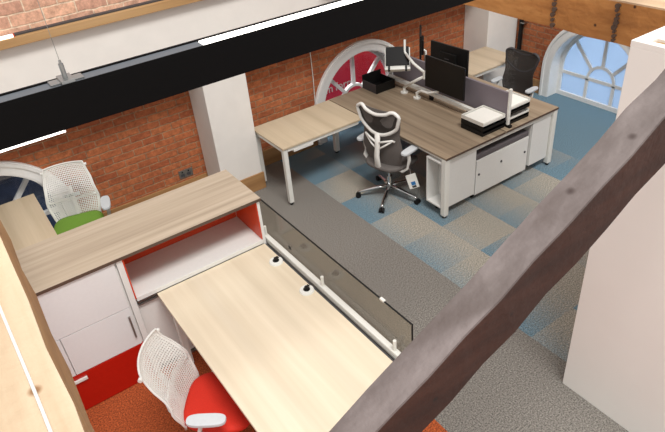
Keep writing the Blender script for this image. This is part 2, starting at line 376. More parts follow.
# outside the back windows
struct(rbox(-6.2, -2.9, 3.3, 3.4, -.6, 2.6).build('wall_courtyard', M['outside']))
struct(rbox(-6.2, 2.5, 2.76, 3.4, -.62, -.6).build('floor_courtyard', M['outside']))
for i, (x0, z0, x1, z1) in enumerate([(-5.2, .1, -3.6, 1.6), (-4.6, -.2, -3.1, 1.1)]):
    mb = MB(); mb.tube([(x0, 3.25, z0), (x1, 3.25, z1)], .03, 6); struct(mb.build('trim_%d' % (6 + i), M['trimwhite']))
sg = thing('sign_board', 'red sign board with white lettering standing outside the arched window', 'sign', (.72, 3.07, -.3))
rbox(-.1, 1.9, 3.05, 3.09, -.3, 1.45).build('board', M['signred'], sg, off=sg.location)
def text(body, size, loc, rot, mat, name, parent, ext=.002):
    cu = bpy.data.curves.new(name, 'FONT'); cu.body = body; cu.size = size; cu.extrude = ext; cu.align_x = 'LEFT'
    o = bpy.data.objects.new(name, cu); C.objects.link(o); o.rotation_euler = rot
    bpy.context.view_layer.update(); dg = bpy.context.evaluated_depsgraph_get()
    me = bpy.data.meshes.new_from_object(o.evaluated_get(dg)); bpy.data.objects.remove(o); me.materials.clear(); me.materials.append(mat)
    o = bpy.data.objects.new(name, me); C.objects.link(o); o.rotation_euler = rot; o.location = Vector(loc) - (Vector(parent.location) if parent else Vector()); o.parent = parent
    return o
text('(Com', .17, (.36, 3.046, .28), (pi / 2, 0, 0), M['paper'], 'lettering', sg, .004)
text('form', .17, (.80, 3.046, .28), (pi / 2, 0, 0), M['paper'], 'lettering', sg, .004)

# ---------------------------------------------------------------- timbers
def timber(name, label, top, side, P0, D, L0, L1, wv, hv, mat_axis=None):
    """four-sided hewn beam, slightly uneven, with its own top and side surface"""
    root = thing(name, label, 'timber beam', P0)
    D = Vector(D).normalized(); W = Vector(wv); Hh = Vector(hv); n = 26
    rnd = random.Random(len(label)); A = []
    def j(k): return k * (rnd.random() - .5)
    for i in range(n + 1):
        s = L0 + (L1 - L0) * i / n; o = D * s
        a = [o + Vector((j(.008), j(.008), j(.008))), o + W + Vector((j(.008), j(.008), j(.008))), o + W - Hh + Vector((j(.01),) * 3), o - Hh + Vector((j(.01),) * 3)]
        A.append(a)
    body = MB(); vs = [p for a in A for p in a]; fs = []
    for i in range(n):
        for k in (1, 2, 3): fs.append((i * 4 + k, i * 4 + (k + 1) % 4, i * 4 + 4 + (k + 1) % 4, i * 4 + 4 + k))
    fs += [(0, 1, 2, 3), (n * 4, n * 4 + 1, n * 4 + 2, n * 4 + 3)]
    body.add(vs, fs); ob = body.build('beam_body', side, root)
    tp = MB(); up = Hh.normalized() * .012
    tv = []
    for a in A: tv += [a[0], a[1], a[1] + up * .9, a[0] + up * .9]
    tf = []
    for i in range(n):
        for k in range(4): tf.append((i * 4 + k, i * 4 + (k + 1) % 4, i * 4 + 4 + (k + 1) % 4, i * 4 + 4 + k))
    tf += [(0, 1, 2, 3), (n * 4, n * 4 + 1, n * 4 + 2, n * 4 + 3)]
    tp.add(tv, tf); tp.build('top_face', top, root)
    return root
timber('tie_beam', 'pale pine beam with a white cable along its top, at the left edge', M['pine'], M['pine_side'], (-3.78, -1.8, 2.65), (0, 1, 0), -2.2, 3.58, (-.34, 0, 0), (-.016, 0, .3))
tb = timber('tie_beam', 'honey coloured timber beam with rows of dark bolt marks, in front of the blue arched window', M['honey_top'], M['honey'], (-.13, -1.0, 2.555), (0, 1, 0), -3.6, 2.78, (.24, 0, 0), (0, 0, .255))
# dark rows of old nail holes on the face of the honey beam
for (yy, nn) in ((-1.61, 9), (-1.14, 7)):
    mb = MB()
    for k in range(nn):
        z = 2.315 + .215 * k / (nn - 1); r = .009 + .010 * random.random(); y = yy + .012 * (random.random() - .5)
        mb.cyl((-.1385, y, z), (-.12, y, z), r, 8); mb.cyl((-.138, y - .012, z + .008), (-.12, y - .012, z + .008), r * .6, 6)
    mb.build('nail_marks', M['edge'], tb, off=tb.location)
a26 = R_(26)
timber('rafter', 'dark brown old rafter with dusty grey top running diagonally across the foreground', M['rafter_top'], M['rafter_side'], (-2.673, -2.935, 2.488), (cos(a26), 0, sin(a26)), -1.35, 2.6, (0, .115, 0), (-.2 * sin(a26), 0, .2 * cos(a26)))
mb = MB(); pts = []
for i in range(26):
    s = i / 25; y = -3.4 + 2.3 * s; pts.append((-3.852 + .012 * sin(7 * s) + .03 * s * s, y, 2.662))
mb.tube(pts, .0045, 6); tag(mb.build('cable', M['poly'], smooth=True), 'thin white cable lying along the top of the pale pine beam', 'cable')

# ---------------------------------------------------------------- pendant luminaire
LZ, LY0, LY1 = 3.10, -1.905, -1.83
lum = thing('pendant_luminaire', 'long black linear pendant light hanging on wires across the foreground', 'pendant light', (-2.5, LY0, 2.97))
mb = MB().box(-4.6, -.2, LY0, LY1, 2.968, 3.094); mb.build('housing', M['lumblack'], lum, off=lum.location, bevel=.002)
mb = MB().box(-4.6, -.2, LY1 - .01, LY1, 3.094, 3.104); mb.box(-4.6, -.2, LY0, LY0 + .004, 3.094, 3.102); mb.build('rim', M['lumblack'], lum, off=lum.location)
rbox(-4.6, -2.99, LY0 + .006, LY1 - .012, 3.0945, 3.1).build('unlit_cover', M['opal_off'], lum, off=lum.location)
rbox(-2.985, -1.35, LY0 + .006, LY1 - .012, 3.0945, 3.101).build('uplight_diffuser', M['opal'], lum, off=lum.location, bevel=.002)
rbox(-4.6, -3.49, LY0 + .002, LY1 - .002, 2.960, 2.9675).build('downlight_diffuser', M['opal'], lum, off=lum.location, bevel=.003)
gx = -3.435; gy = (LY0 + LY1) / 2
br = MB().box(gx - .05, gx + .05, gy - .022, gy + .022, 3.1, 3.106).box(gx - .02, gx + .02, gy - .034, gy + .034, 3.1, 3.112); b_ = br.build('wire_bracket', M['steel'], lum, off=lum.location, bevel=.001)
mb = MB().cyl((gx, gy, 3.112), (gx, gy, 3.155), .0075, 12).cyl((gx, gy, 3.155), (gx, gy, 3.165), .004, 8)
mb.build('wire_gripper', M['steel'], b_, off=(0, 0, 0), smooth=False).location = -Vector(lum.location)
mb = MB().cyl((gx, gy, 3.16), (gx - .02, gy, 4.6), .0009, 6); mb.build('suspension_wire', M['wire'], lum, off=lum.location)
sl = thing('batten_light', 'short lit white batten light lying on the timber ledge', 'light', (-3.7, 1.83, 2.336))
rbox(-4.4, -3.13, 1.815, 1.842, 2.337, 2.358).build('diffuser', M['opal'], sl, off=sl.location, bevel=.003)
rbox(-3.13, -3.12, 1.813, 1.844, 2.336, 2.36).build('end_cap', M['orange'], sl, off=sl.location)

# ---------------------------------------------------------------- small wall items
mb = MB().tube([(-.02, 2.318, .16), (0.0, 2.318, .9), (-.01, 2.318, 1.61)], .005, 6); tag(mb.build('wall_cable', M['poly']), 'thin pale cable running up the brick beside the middle arch', 'cable')
pp = thing('downpipe', 'black square pipe on the brick beside the right white pier', 'pipe', (3.17, 1.79, .2))
rbox(3.15, 3.195, 1.765, 1.81, .2, 2.1).build('pipe', M['black'], pp, off=pp.location, bevel=.005)
rbox(3.12, 3.195, 1.70, 1.76, .95, .965).build('bracket', M['steel'], pp, off=pp.location)
so = thing('wall_socket', 'steel double socket on the brick above the skirting by the left pier', 'socket', (-1.85, 2.328, .26))
rbox(-1.935, -1.765, 2.318, 2.329, .25, .35).build('face_plate', M['steel'], so, off=so.location, bevel=.003)
for k in (0, 1):
    rbox(-1.915 + k * .075, -1.87 + k * .075, 2.314, 2.3185, .268, .305).build('socket_insert', M['darkgrey'], so, off=so.location)
    rbox(-1.90 + k * .075, -1.885 + k * .075, 2.312, 2.3185, .318, .335).build('switch', M['black'], so, off=so.location)

# ---------------------------------------------------------------- bench desk
BW, BL = 1.70, 2.0
def wpart(root, name, mat, *a, bevel=.0025, par=None):
    o = rbox(*a).build(name, mat, par or root, off=root.location, bevel=bevel); return o
bench = thing('bench_desk', 'large grey oak back-to-back bench desk with white frame in front of the middle arch', 'desk', (.85, 1.0, 0))
for x0, x1 in ((0, .845), (.86, BW)):
    t_ = wpart(bench, 'desktop', M['oak'], x0, x1, -.02, BL, .707, .73)
    wpart(bench, 'edge_band', M['edge'], x0, x1, -.0225, -.0205, .7065, .7285, par=t_, bevel=0)
wpart(bench, 'cable_channel', M['black'], .8452, .8598, .0, BL, .70, .722, bevel=0)
for y in (.0, BL - .06): wpart(bench, 'frame_rail', M['metal_w'], .03, BW - .03, y, y + .05, .655, .7062)
for x in (.03, BW - .08): wpart(bench, 'side_rail', M['metal_w'], x, x + .05, .055, BL - .065, .665, .7055)
for x in (.0, BW - .06):
    for y in (-.015, BL - .062):
        l_ = wpart(bench, 'leg', M['metal_w'], x, x + .06, y, y + .06, .03, .706, bevel=.006)
        MB().cyl((x + .03, y + .03, 0.002), (x + .03, y + .03, .032), .022).build('foot', M['black'], l_, off=bench.location)
# storage under the bench
op = thing('shelf_pedestal', 'white open-sided shelf cabinet under the near left corner of the bench', 'cabinet', (.24, .18, 0))
for nm, a in (('front_panel', (.065, .46, .012, .03, .11, .652)), ('back_panel', (.0, .46, .2505, .265, .11, .652)), ('base_panel', (.0, .46, .0505, .25, .11, .128)), ('top_panel', (.0, .46, .0505, .25, .635, .652)), ('side_panel', (.442, .46, .0505, .25, .1285, .6345)), ('divider', (.16, .175, .0505, .25, .1285, .6345))):
    wpart(op, nm, M['white'], *a, bevel=.002)
for x in (.10, .40): MB().cyl((x, .2, 0.001), (x, .2, .11), .015).build('foot', M['black'], op, off=op.location)
mp = thing('mobile_pedestal', 'low white mobile storage unit with charcoal cushion under the bench', 'cabinet', (.9, .3, 0))
wpart(mp, 'body', M['white'], .485, 1.30, .042, .50, .07, .50)
for i, (x0, x1) in enumerate(((.487, 1.298),)):
    d_ = wpart(mp, 'front_door', M['white'], x0, x1, .025, .0405, .075, .495)
    for x in (.53, .87, 1.25):
        MB().cyl((x, .026, .32 if x != .87 else .35), (x, .018, .32 if x != .87 else .35), .013, 12).build('lock', M['darkgrey'], d_, off=mp.location)
wpart(mp, 'cushion', M['cushion'], .487, 1.298, .03, .5, .502, .56, bevel=.012)
for x in (.52, 1.26):
    for y in (.1, .45): MB().cyl((x - .012, y, .028), (x + .012, y, .028), .026, 14).cyl((x, y, .03), (x, y, .07), .008, 8).build('castor', M['black'], mp, off=mp.location)
rp = thing('pedestal_cabinet', 'plain white cabinet under the near right corner of the bench', 'cabinet', (1.48, .18, 0))
wpart(rp, 'body', M['white'], 1.33, 1.63, .032, .5, .11, .652)
wpart(rp, 'door', M['white'], 1.332, 1.628, .012, .0305, .112, .650)
for x in (1.36, 1.6): MB().cyl((x, .2, 0.001), (x, .2, .11), .015).build('foot', M['black'], rp, off=rp.location)

def return_table(x0, x1, y0, y1, label, mat, both=True):
    r = thing('side_table', label, 'table', ((x0 + x1) / 2, (y0 + y1) / 2, 0))
    t_ = wpart(r, 'tabletop', mat, x0, x1, y0, y1, .707, .73)
    for y in (y0 + .012, y1 - .062): wpart(r, 'frame_rail', M['metal_w'], x0 + .065, x1 - .065, y, y + .04, .668, .7062)
    for x in (x0 + .012, x1 - .052): wpart(r, 'end_rail', M['metal_w'], x, x + .04, y0 + .065, y1 - .065, .668, .7062)
    for x in ((x0 + .01, x1 - .062) if both else (x0 + .01,)):
        for y in (y0 + .01, y1 - .062):
            l_ = wpart(r, 'leg', M['metal_w'], x, x + .052, y, y + .052, .03, .7065, bevel=.006)
            MB().cyl((x + .026, y + .026, .002), (x + .026, y + .026, .032), .02).build('foot', M['black'], l_, off=r.location)
    return r
rt = return_table(-1.09, -.012, 1.30, 1.99, 'light ash side table on white legs between the left pier and the bench', M['maple'], both=False)
wpart(rt, 'cable_tray', M['poly'], -.95, -.7, 1.31, 1.36, .64, .6675)
return_table(1.712, 2.59, 1.30, 1.90, 'light ash side table beyond the bench against the right white pier', M['maple'])

# screen, rail
scr = thing('desk_screen', 'grey fabric desk divider screen with white end post on the bench', 'desk screen', (.94, 1.0, .73))
wpart(scr, 'fabric_panel', M['greyfab'], .927, .953, .052, 1.9, .80, 1.115, bevel=.006)
wpart(scr, 'end_post', M['metal_w'], .924, .956, .025, .051, .76, 1.16, bevel=.005)
wpart(scr, 'end_post', M['metal_w'], .881, .919, 1.902, 1.93, .742, 1.19, bevel=.005)
wpart(scr, 'clamp', M['black'], .925, .965, .0, .07, .7305, .7595, bevel=.002)
wpart(scr, 'clamp', M['black'], .925, .965, 1.89, 1.94, .7305, .7595, bevel=.002)
rail = thing('accessory_rail', 'white tool rail running along the desk screen of the bench', 'rail', (.83, 1.0, .73))
wpart(rail, 'rail', M['metal_w'], .84, .885, .46, 1.9, .785, .825, bevel=.005)
for y in (.50, 1.1, 1.84): wpart(rail, 'bracket', M['black'], .85, .88, y, y + .05, .7305, .784, bevel=.002)

# monitors
def monitor(loc, rz, wd, ht, z0, label, stand=True, back_text=None):
    r = thing('monitor', label, 'monitor', loc, rz)   # local: faces -x
    MB().box(-.012, .012, -wd / 2, wd / 2, z0, z0 + ht).build('casing', M['black'], r, bevel=.004)
    MB().box(-.0135, -.0125, -wd / 2 + .01, wd / 2 - .01, z0 + .018, z0 + ht - .01).build('screen', M['screen'], r)
    MB().box(.012, .04, -wd * .22, wd * .22, z0 + ht * .25, z0 + ht * .75).build('rear_housing', M['black'], r, bevel=.008)
    return r
m1 = monitor((.785, .835, .73), R_(0), .61, .37, .19, 'black monitor facing the mesh chair, nearest on the bench')
m2 = monitor((1.03, 1.02, .73), R_(183), .56, .34, .29, 'black monitor seen from behind, beyond the desk screen')
MB().tube([(.02, 0, .42), (.06, 0, .40), (.06, 0, .012)], .016, 10).cyl((.06, 0, 0), (.06, 0, .012), .05).build('support_arm', M['metal_w'], m2, smooth=True)
MB().box(.0403, .0415, -.035, .03, .475, .487).build('maker_mark', M['darkgrey'], m2)
m3 = monitor((1.12, 1.60, .73), R_(-42), .44, .36, .29, 'black monitor seen edge-on beyond the laptop holder')
MB().tube([(.02, 0, .42), (.06, 0, .40), (.06, 0, .012)], .016, 10).cyl((.06, 0, 0), (.06, 0, .012), .05).build('support_arm', M['metal_w'], m3, smooth=True)
# monitor arm pole and laptop holder
la = thing('laptop_stand', 'white jointed desk arm with a tilted laptop tray over the bench', 'laptop stand', (.77, 1.50, .73))
MB().cyl((.77, 1.50, .7305), (.77, 1.50, .745), .045, 20).cyl((.77, 1.50, .745), (.77, 1.50, .80), .018).build('base', M['metal_w'], la, off=la.location, smooth=False)
MB().tube([(.77, 1.50, .80), (.78, 1.36, .90), (.79, 1.16, 1.03)], .018, 10).build('lower_arm', M['metal_w'], la, off=la.location, smooth=True)
MB().cyl((.79, 1.16, 1.0), (.79, 1.16, 1.09), .024, 16).build('elbow', M['metal_w'], la, off=la.location)
MB().tube([(.79, 1.16, 1.07), (.80, 1.36, 1.12), (.84, 1.54, 1.18)], .017, 10).build('upper_arm', M['metal_w'], la, off=la.location, smooth=True)
MB().tube([(.84, 1.54, 1.18), (.87, 1.60, 1.19), (.93, 1.67, 1.30)], .014, 10).build('head', M['metal_w'], la, off=la.location, smooth=True)
T1 = Matrix.Translation(Vector((.78, 1.63, 1.13)) - la.location) @ Matrix.Rotation(R_(50), 4, 'Z') @ Matrix.Rotation(R_(-42), 4, 'Y')
MB().box(-.15, .13, -.15, .15, -.006, .006, T1).box(-.175, -.15, -.15, .15, -.006, .05, T1).build('tray', M['metal_w'], la, bevel=.002)
for s_ in (-1, 1): MB().box(-.181, -.12, s_ * .10 - .012, s_ * .10 + .012, .007, .056, T1).build('clip', M['black'], la, bevel=.002)
MB().cyl((.77, 1.27, .7305), (.77, 1.27, .745), .045, 20).cyl((.77, 1.27, .745), (.77, 1.27, .80), .018).tube([(.77, 1.27, .80), (.775, 1.20, .84), (.77, 1.08, .85), (.80, .95, .90), (.80, .92, 1.0)], .015, 10).build('support_arm', M['metal_w'], m1, off=m1.location)
T1 = Matrix.Rotation(R_(-42), 4, 'Y')
lp = thing('laptop', 'closed black laptop lying on the tilted tray of the white desk arm', 'laptop', (.78, 1.63, 1.13), R_(50))
MB().box(-.105, .132, -.137, .137, .008, .02, T1).build('base', M['black'], lp, bevel=.003)
MB().box(-.105, .132, -.137, .137, .021, .028, T1).build('lid', M['screen'], lp, bevel=.003)
fb = thing('file_box', 'open black desktop file box at the window end of the bench', 'file box', (.66, 1.84, .73))
wpart(fb, 'front_panel', M['black'], .50, .79, 1.70, 1.71, .7305, .84, bevel=.001)
wpart(fb, 'back_panel', M['black'], .50, .79, 1.97, 1.98, .7305, .90, bevel=.001)
wpart(fb, 'side_panel', M['darkgrey'], .50, .51, 1.7105, 1.9695, .7305, .84, bevel=.001)
wpart(fb, 'side_panel', M['black'], .78, .79, 1.7105, 1.9695, .7305, .84, bevel=.001)
wpart(fb, 'base', M['black'], .511, .779, 1.7105, 1.9695, .7305, .738, bevel=.001)

# letter trays
def tray(loc, mat, label, rz=0, tx=.33, ty=.31, h=.05):
    r = thing('letter_tray', label, 'letter tray', loc, rz)
    MB().box(-tx / 2, tx / 2, -ty / 2, ty / 2, 0, .004).build('tray_base', mat, r)
    MB().box(-tx / 2, -tx / 2 + .006, -ty / 2, ty / 2, .0045, h).build('side_wall', mat, r)
    MB().box(tx / 2 - .006, tx / 2, -ty / 2, ty / 2, .0045, h).build('side_wall', mat, r)
    MB().box(-tx / 2 + .007, tx / 2 - .007, ty / 2 - .006, ty / 2, .0045, h).build('back_wall', mat, r)
    MB().box(-tx / 2 + .007, tx / 2 - .007, -ty / 2, -ty / 2 + .006, .0045, h * .55).build('front_lip', mat, r)
    return r
TX, TY, TS = .752, .215, .057
tray((TX, TY, .7305), M['black'], 'bottom black letter tray of the stack on the near side of the screen')
tray((TX, TY, .7305 + TS), M['black'], 'middle black letter tray of the stack on the near side of the screen')
tray((TX, TY, .7305 + 2 * TS), M['metal_w'], 'white letter tray on top of the stack on the near side of the screen', h=.04)
RX, RY = 1.13, .215
tray((RX, RY, .7305), M['black'], 'bottom black letter tray of the stack beyond the screen')
tray((RX, RY, .7305 + TS), M['metal_w'], 'lower white letter tray of the stack beyond the screen', h=.03)
tray((RX, RY, .7305 + 2 * TS), M['black'], 'upper black letter tray of the stack beyond the screen')
tray((RX, RY, .7305 + 3 * TS), M['metal_w'], 'white letter tray on top of the stack beyond the screen', h=.04)
for X_, z_, l_ in ((TX, .7305 + 2 * TS, 'pile of white paper in the top tray on the near side of the screen'), (RX, .7305 + 3 * TS, 'pile of white paper in the top tray beyond the screen')):
    tag(rbox(X_ - .152, X_ + .152, TY - .138, TY + .138, z_ + .0045, z_ + .026).build('paper_stack', M['paper'], bevel=.001), l_, 'paper')
for y, dx in ((.62, 1.06), (.50, 1.10)):
    tag(MB().cyl((dx, y, .7305), (dx, y, .75), .016, 12).build('cable_port', M['black']), 'small black cable port on the far half of the bench beside the screen', 'cable port', 'black cable ports on the far half of the bench')

# ---------------------------------------------------------------- storage wall of cabinets
CY0, CY1, CH = -.05, .54, 1.2
ct = tag(rbox(-4.85, -2.055, CY0 - .015, CY1, CH - .028, CH).build('worktop', M['oakx'], bevel=.002), 'long pale oak top lying across the white storage cabinets', 'worktop')
ct.data.materials.append(M['edge'])
for p in ct.data.polygons:
    if p.normal.y < -.9 or p.normal.x > .9: p.material_index = 1
def cab(x0, x1, label, nm='storage_cabinet'):
    r = thing(nm, label, 'cabinet', ((x0 + x1) / 2, .25, 0)); return r
c1 = cab(-3.74, -3.20, 'white gloss cabinet with flap, small door and red bottom drawer')
wpart(c1, 'carcass', M['white'], -4.02, -3.235, CY0 + .02, CY1 - .01, .0, CH - .0285)
wpart(c1, 'flap_door', M['gloss'], -4.02, -3.25, CY0, CY0 + .0195, .748, CH - .034, bevel=.0015)
wpart(c1, 'side_filler', M['gloss'], -4.02, -3.765, CY0, CY0 + .0195, .372, .743, bevel=.0015)
d_ = wpart(c1, 'small_door', M['gloss'], -3.76, -3.25, CY0, CY0 + .0195, .372, .743, bevel=.0015)
wpart(c1, 'handle', M['wire'], -3.285, -3.272, CY0 - .018, CY0 - .0005, .46, .67, par=d_)
d_ = wpart(c1, 'red_drawer', M['red'], -4.02, -3.24, CY0 - .003, CY0 + .0195, .005, .366)
wpart(c1, 'handle', M['poly'], -3.795, -3.70, CY0 - .02, CY0 - .0035, .305, .33, par=d_)
wpart(c1, 'end_panel', M['white'], -3.234, -3.19, CY0, CY1 - .01, .0, CH - .0285)
c0 = cab(-4.84, -4.03, 'white storage cabinet left of the red drawer, mostly behind the pine beam')
wpart(c0, 'carcass', M['white'], -4.84, -4.03, CY0 + .02, CY1 - .01, .0, CH - .0285)
wpart(c0, 'flap_door', M['gloss'], -4.83, -4.035, CY0, CY0 + .0195, .748, CH - .034)
wpart(c0, 'red_drawer', M['red'], -4.83, -4.035, CY0 - .003, CY0 + .0195, .005, .74)
# open shelf unit, red inside
c2 = cab(-3.18, -2.05, 'open storage unit with orange-red lining and grey shelf behind the pale desk')
SH = .80
wpart(c2, 'side_panel', M['white'], -2.09, -2.065, CY0, CY1 - .01, 0, CH - .0285)
wpart(c2, 'lining', M['orange'], -2.098, -2.0905, CY0 + .002, .40, SH + .001, CH - .030)
wpart(c2, 'lining', M['orange'], -3.1895, -3.180, CY0 - .002, .40, SH - .01, CH - .030)
wpart(c2, 'back_panel', M['orange'], -3.179, -2.099, .40, .415, SH + .001, CH - .030)
wpart(c2, 'shelf', M['white'], -3.1795, -2.0905, CY0, CY1 - .036, SH - .038, SH)
wpart(c2, 'carcass', M['white'], -3.1885, -2.092, CY0 + .06, CY1 - .02, .0, SH - .0385)
for z in (.735, .765): wpart(c2, 'track', M['steel'], -3.18, -2.08, CY0 + .01, CY0 + .03, z - .028, z - .018)
for x0, x1, y in ((-3.185, -2.60, CY0 + .035), (-2.66, -2.095, CY0 + .048)): wpart(c2, 'sliding_door', M['white'], x0, x1, y, y + .01, .03, .70)
wpart(c2, 'bottom_rail', M['steel'], -3.18, -2.08, CY0 + .02, CY0 + .058, .0, .02)

# ---------------------------------------------------------------- near desk, its glass screen and rail
ND0, ND1 = -3.03, -2.085
nd = thing('desk', 'pale maple desk in the foreground butting against the open storage unit', 'desk', (-2.55, -.95, 0))
wpart(nd, 'desktop', M['maple2'], ND0, ND1, -1.95, -.055, .735, .76, bevel=.003)
wpart(nd, 'edge_trim', M['darkgrey'], ND1 + .0005, ND1 + .018, -1.95, -.055, .73, .752, bevel=0)
for x in (ND0 + .05, ND1 - .10):
    l_ = wpart(nd, 'leg', M['metal_w'], x, x + .05, -1.92, -1.87, .0, .7345)
    wpart(nd, 'side_rail', M['metal_w'], x, x + .05, -1.86, -.15, .69, .7345)
    wpart(nd, 'leg', M['metal_w'], x, x + .05, -.14, -.09, .0, .7345)
for y in (-.33, -.775):
    g = thing('cable_grommet', 'round white desk grommet with black centre, %s the storage unit' % ('nearer to' if y > -.5 else 'further from'), 'cable grommet', (-2.137, y, .7605))
    MB().cyl((0, 0, 0), (0, 0, .014), .057, 28, r2=.051).build('ring', M['metal_w'], g, bevel=.001)
    MB().cyl((0, 0, .0145), (0, 0, .04), .015, 14).cyl((0, 0, .0145), (0, 0, .018), .026, 16).build('centre', M['black'], g)
    MB().tube([(.0, 0, .036), (.018, .008, .04), (.03, .012, .022)], .006, 8).build('clamp', M['black'], g)
gr = thing('accessory_rail', 'white rail with upright pegs along the edge of the pale maple desk', 'rail', (-2.03, -.9, .76))
wpart(gr, 'rail', M['metal_w'], -2.054, -2.012, -1.74, .09, .745, .795, bevel=.009)
wpart(gr, 'cable_gap', M['steel'], -2.062, -2.0545, -1.72, .04, .735, .755, bevel=0)
for y in (.0, -.84, -1.66): MB().cyl((-2.033, y, .7955), (-2.033, y, .88), .012, 14).build('peg', M['metal_w'], gr, off=gr.location, smooth=False)
gl = thing('glass_screen', 'bronze tinted glass screen standing along the rail of the pale maple desk', 'glass screen', (-1.99, -.85, .6))
wpart(gl, 'pane', M['smoke'], -2.005, -1.997, -1.79, .09, .62, 1.10, bevel=0)
wpart(gl, 'edge_strip', M['black'], -2.007, -1.995, -1.79, .09, 1.1005, 1.104, bevel=0)
wpart(gl, 'edge_strip', M['black'], -2.007, -1.995, -1.795, -1.7905, .62, 1.104, bevel=0)
wpart(gl, 'clip', M['metal_w'], -2.01, -1.99, -1.53, -1.49, 1.0965, 1.112)
wpart(gl, 'clip', M['black'], -2.0105, -2.0055, -.36, -.33, .83, .86)
for y in (-.2, -1.4): wpart(gl, 'bracket', M['steel'], -2.0115, -2.0055, y, y + .06, .70, .744)

# desk behind the storage wall
bd = thing('desk', 'light ash desk behind the storage cabinets beside the left arch', 'desk', (-3.9, 1.87, 0))
wpart(bd, 'desktop', M['maple'], -4.6, -3.43, 1.0, 2.27, .705, .73)
for x in (-4.55, -3.50):
    for y in (1.03, 2.17): wpart(bd, 'leg', M['metal_w'], x, x + .05, y, y + .05, 0, .7045)
wpart(bd, 'frame_rail', M['metal_w'], -4.49, -3.51, 2.18, 2.21, .66, .7045)

# ---------------------------------------------------------------- chairs (local +x forward)
def star_base(r, metal, phase=0):
    for k in range(5):
        a = R_(phase + 72 * k); d = Vector((cos(a), sin(a), 0))
        MB().tube([d * .03 + Vector((0, 0, .125)), d * .12 + Vector((0, 0, .12)), d * .32 + Vector((0, 0, .078)), d * .355 + Vector((0, 0, .07))], .02, 10, rs=[.026, .023, .016, .013], flat=.8).build('base_arm', metal, r, smooth=True)
        c = d * .355; s = Vector((-d.y, d.x, 0))
        w_ = MB().cyl(c + s * .006 + Vector((0, 0, .029)), c + s * .026 + Vector((0, 0, .030)), .030, 16).cyl(c - s * .026 + Vector((0, 0, .029)), c - s * .006 + Vector((0, 0, .029)), .028, 16).cyl(c + Vector((0, 0, .03)), c + Vector((0, 0, .065)), .012, 10).box(-.006, .006, -.006, .006, 0, .02, Matrix.Translation(c + Vector((0, 0, .02))))
        w_.build('castor', M['black'], r)
    MB().cyl((0, 0, .10), (0, 0, .15), .038, 18).cyl((0, 0, .15), (0, 0, .26), .030, 16).build('hub', metal, r)
    MB().cyl((0, 0, .26), (0, 0, .41), .018, 14).build('gas_lift', M['chrome'], r)
def seat(r, mat, zz=.47):
    n, rows = 28, []
    def sup(a, e=.55):
        c_, s_ = cos(a), sin(a); return (math.copysign(abs(c_) ** e, c_), math.copysign(abs(s_) ** e, s_))
    mb = MB(); prof = [(.90, -.035), (.98, -.02), (1.0, 0), (.97, .018), (.85, .026), (.55, .018), (.0, .012)]
    vs = []; fs = []
    for (q, dz) in prof:
        for k in range(n):
            u, v = sup(2 * pi * k / n); x = .03 + .235 * u * q; y = .25 * v * q * (1 - .10 * (-u)) ; drop = -.03 * max(0, u * q - .5) ** 2 * 4
            vs.append((x, y, zz + dz + drop + .012 * abs(v * q) ** 2))
    for i in range(len(prof) - 1):
        fs += [(i * n + k, i * n + (k + 1) % n, (i + 1) * n + (k + 1) % n, (i + 1) * n + k) for k in range(n)]
    fs.append(tuple(range(n)))
    mb.add(vs, fs); o = mb.build('seat', mat, r, smooth=True)
    MB().box(-.14, .12, -.10, .10, .405, .433).build('tilt_mechanism', M['darkgrey'], r, bevel=.01)
def arms(r, frame, pad, px=-.0, hh=.66):
    for s in (-1, 1):
        a = MB().tube([(-.06, s * .09, .42), (-.06, s * .24, .42), (-.055, s * .29, .47), (-.03, s * .30, .56), (px, s * .30, hh - .012)], .02, 10, rs=[.02, .022, .024, .022, .022], flat=.6).build('arm_support', frame, r, smooth=True)
        n = 24; pts = [(px + .03 + .125 * math.copysign(abs(cos(t)) ** .6, cos(t)), s * .30 + .046 * math.copysign(abs(sin(t)) ** .7, sin(t))) for t in [2 * pi * k / n for k in range(n)]]
        MB().prism(pts, lambda p: (p[0], p[1], hh - .012), lambda p: (p[0], p[1], hh + .014)).build('armrest_pad', pad, a, bevel=.006, seg=2)
def shell(wf, xf, z0, z1, curve=.06, corner=.0):
    def S(u, v):
        z = z0 + (z1 - z0) * v; wd = wf(v)
        return Vector((xf(v) + curve * u * u, wd * u, z))
    return S
def lattice(S, nu, nv, hole, mat, name, parent, th=.006, mask=None):
    mb = MB()
    for i in range(nu):
        for j in range(nv):
            u0, u1 = -1 + 2 * i / nu, -1 + 2 * (i + 1) / nu; v0, v1 = j / nv, (j + 1) / nv
            uc, vc = (u0 + u1) / 2, (v0 + v1) / 2; h = hole(uc, vc)
            P = [S(u0, v0), S(u1, v0), S(u1, v1), S(u0, v1)]
            if h <= 0: mb.add(P, [(0, 1, 2, 3)]); continue
            c = sum(P, Vector()) / 4; Q = [c + (p - c) * h for p in P]
            mb.add(P + Q, [(0, 1, 5, 4), (1, 2, 6, 5), (2, 3, 7, 6), (3, 0, 4, 7)])
    bm = mb.build(name, mat, parent)
    b = bmesh.new(); b.from_mesh(bm.data); bmesh.ops.remove_doubles(b, verts=b.verts, dist=1e-5); b.to_mesh(bm.data); b.free()
    md = bm.modifiers.new('s', 'SOLIDIFY'); md.thickness = th; md.offset = 0
    return bm
def interp(tab):
    def f(v):
        for (a, x), (b, y) in zip(tab, tab[1:]):
            if v <= b:
                t = (v - a) / (b - a); t = t * t * (3 - 2 * t); return x + (y - x) * t
        return tab[-1][1]
    return f

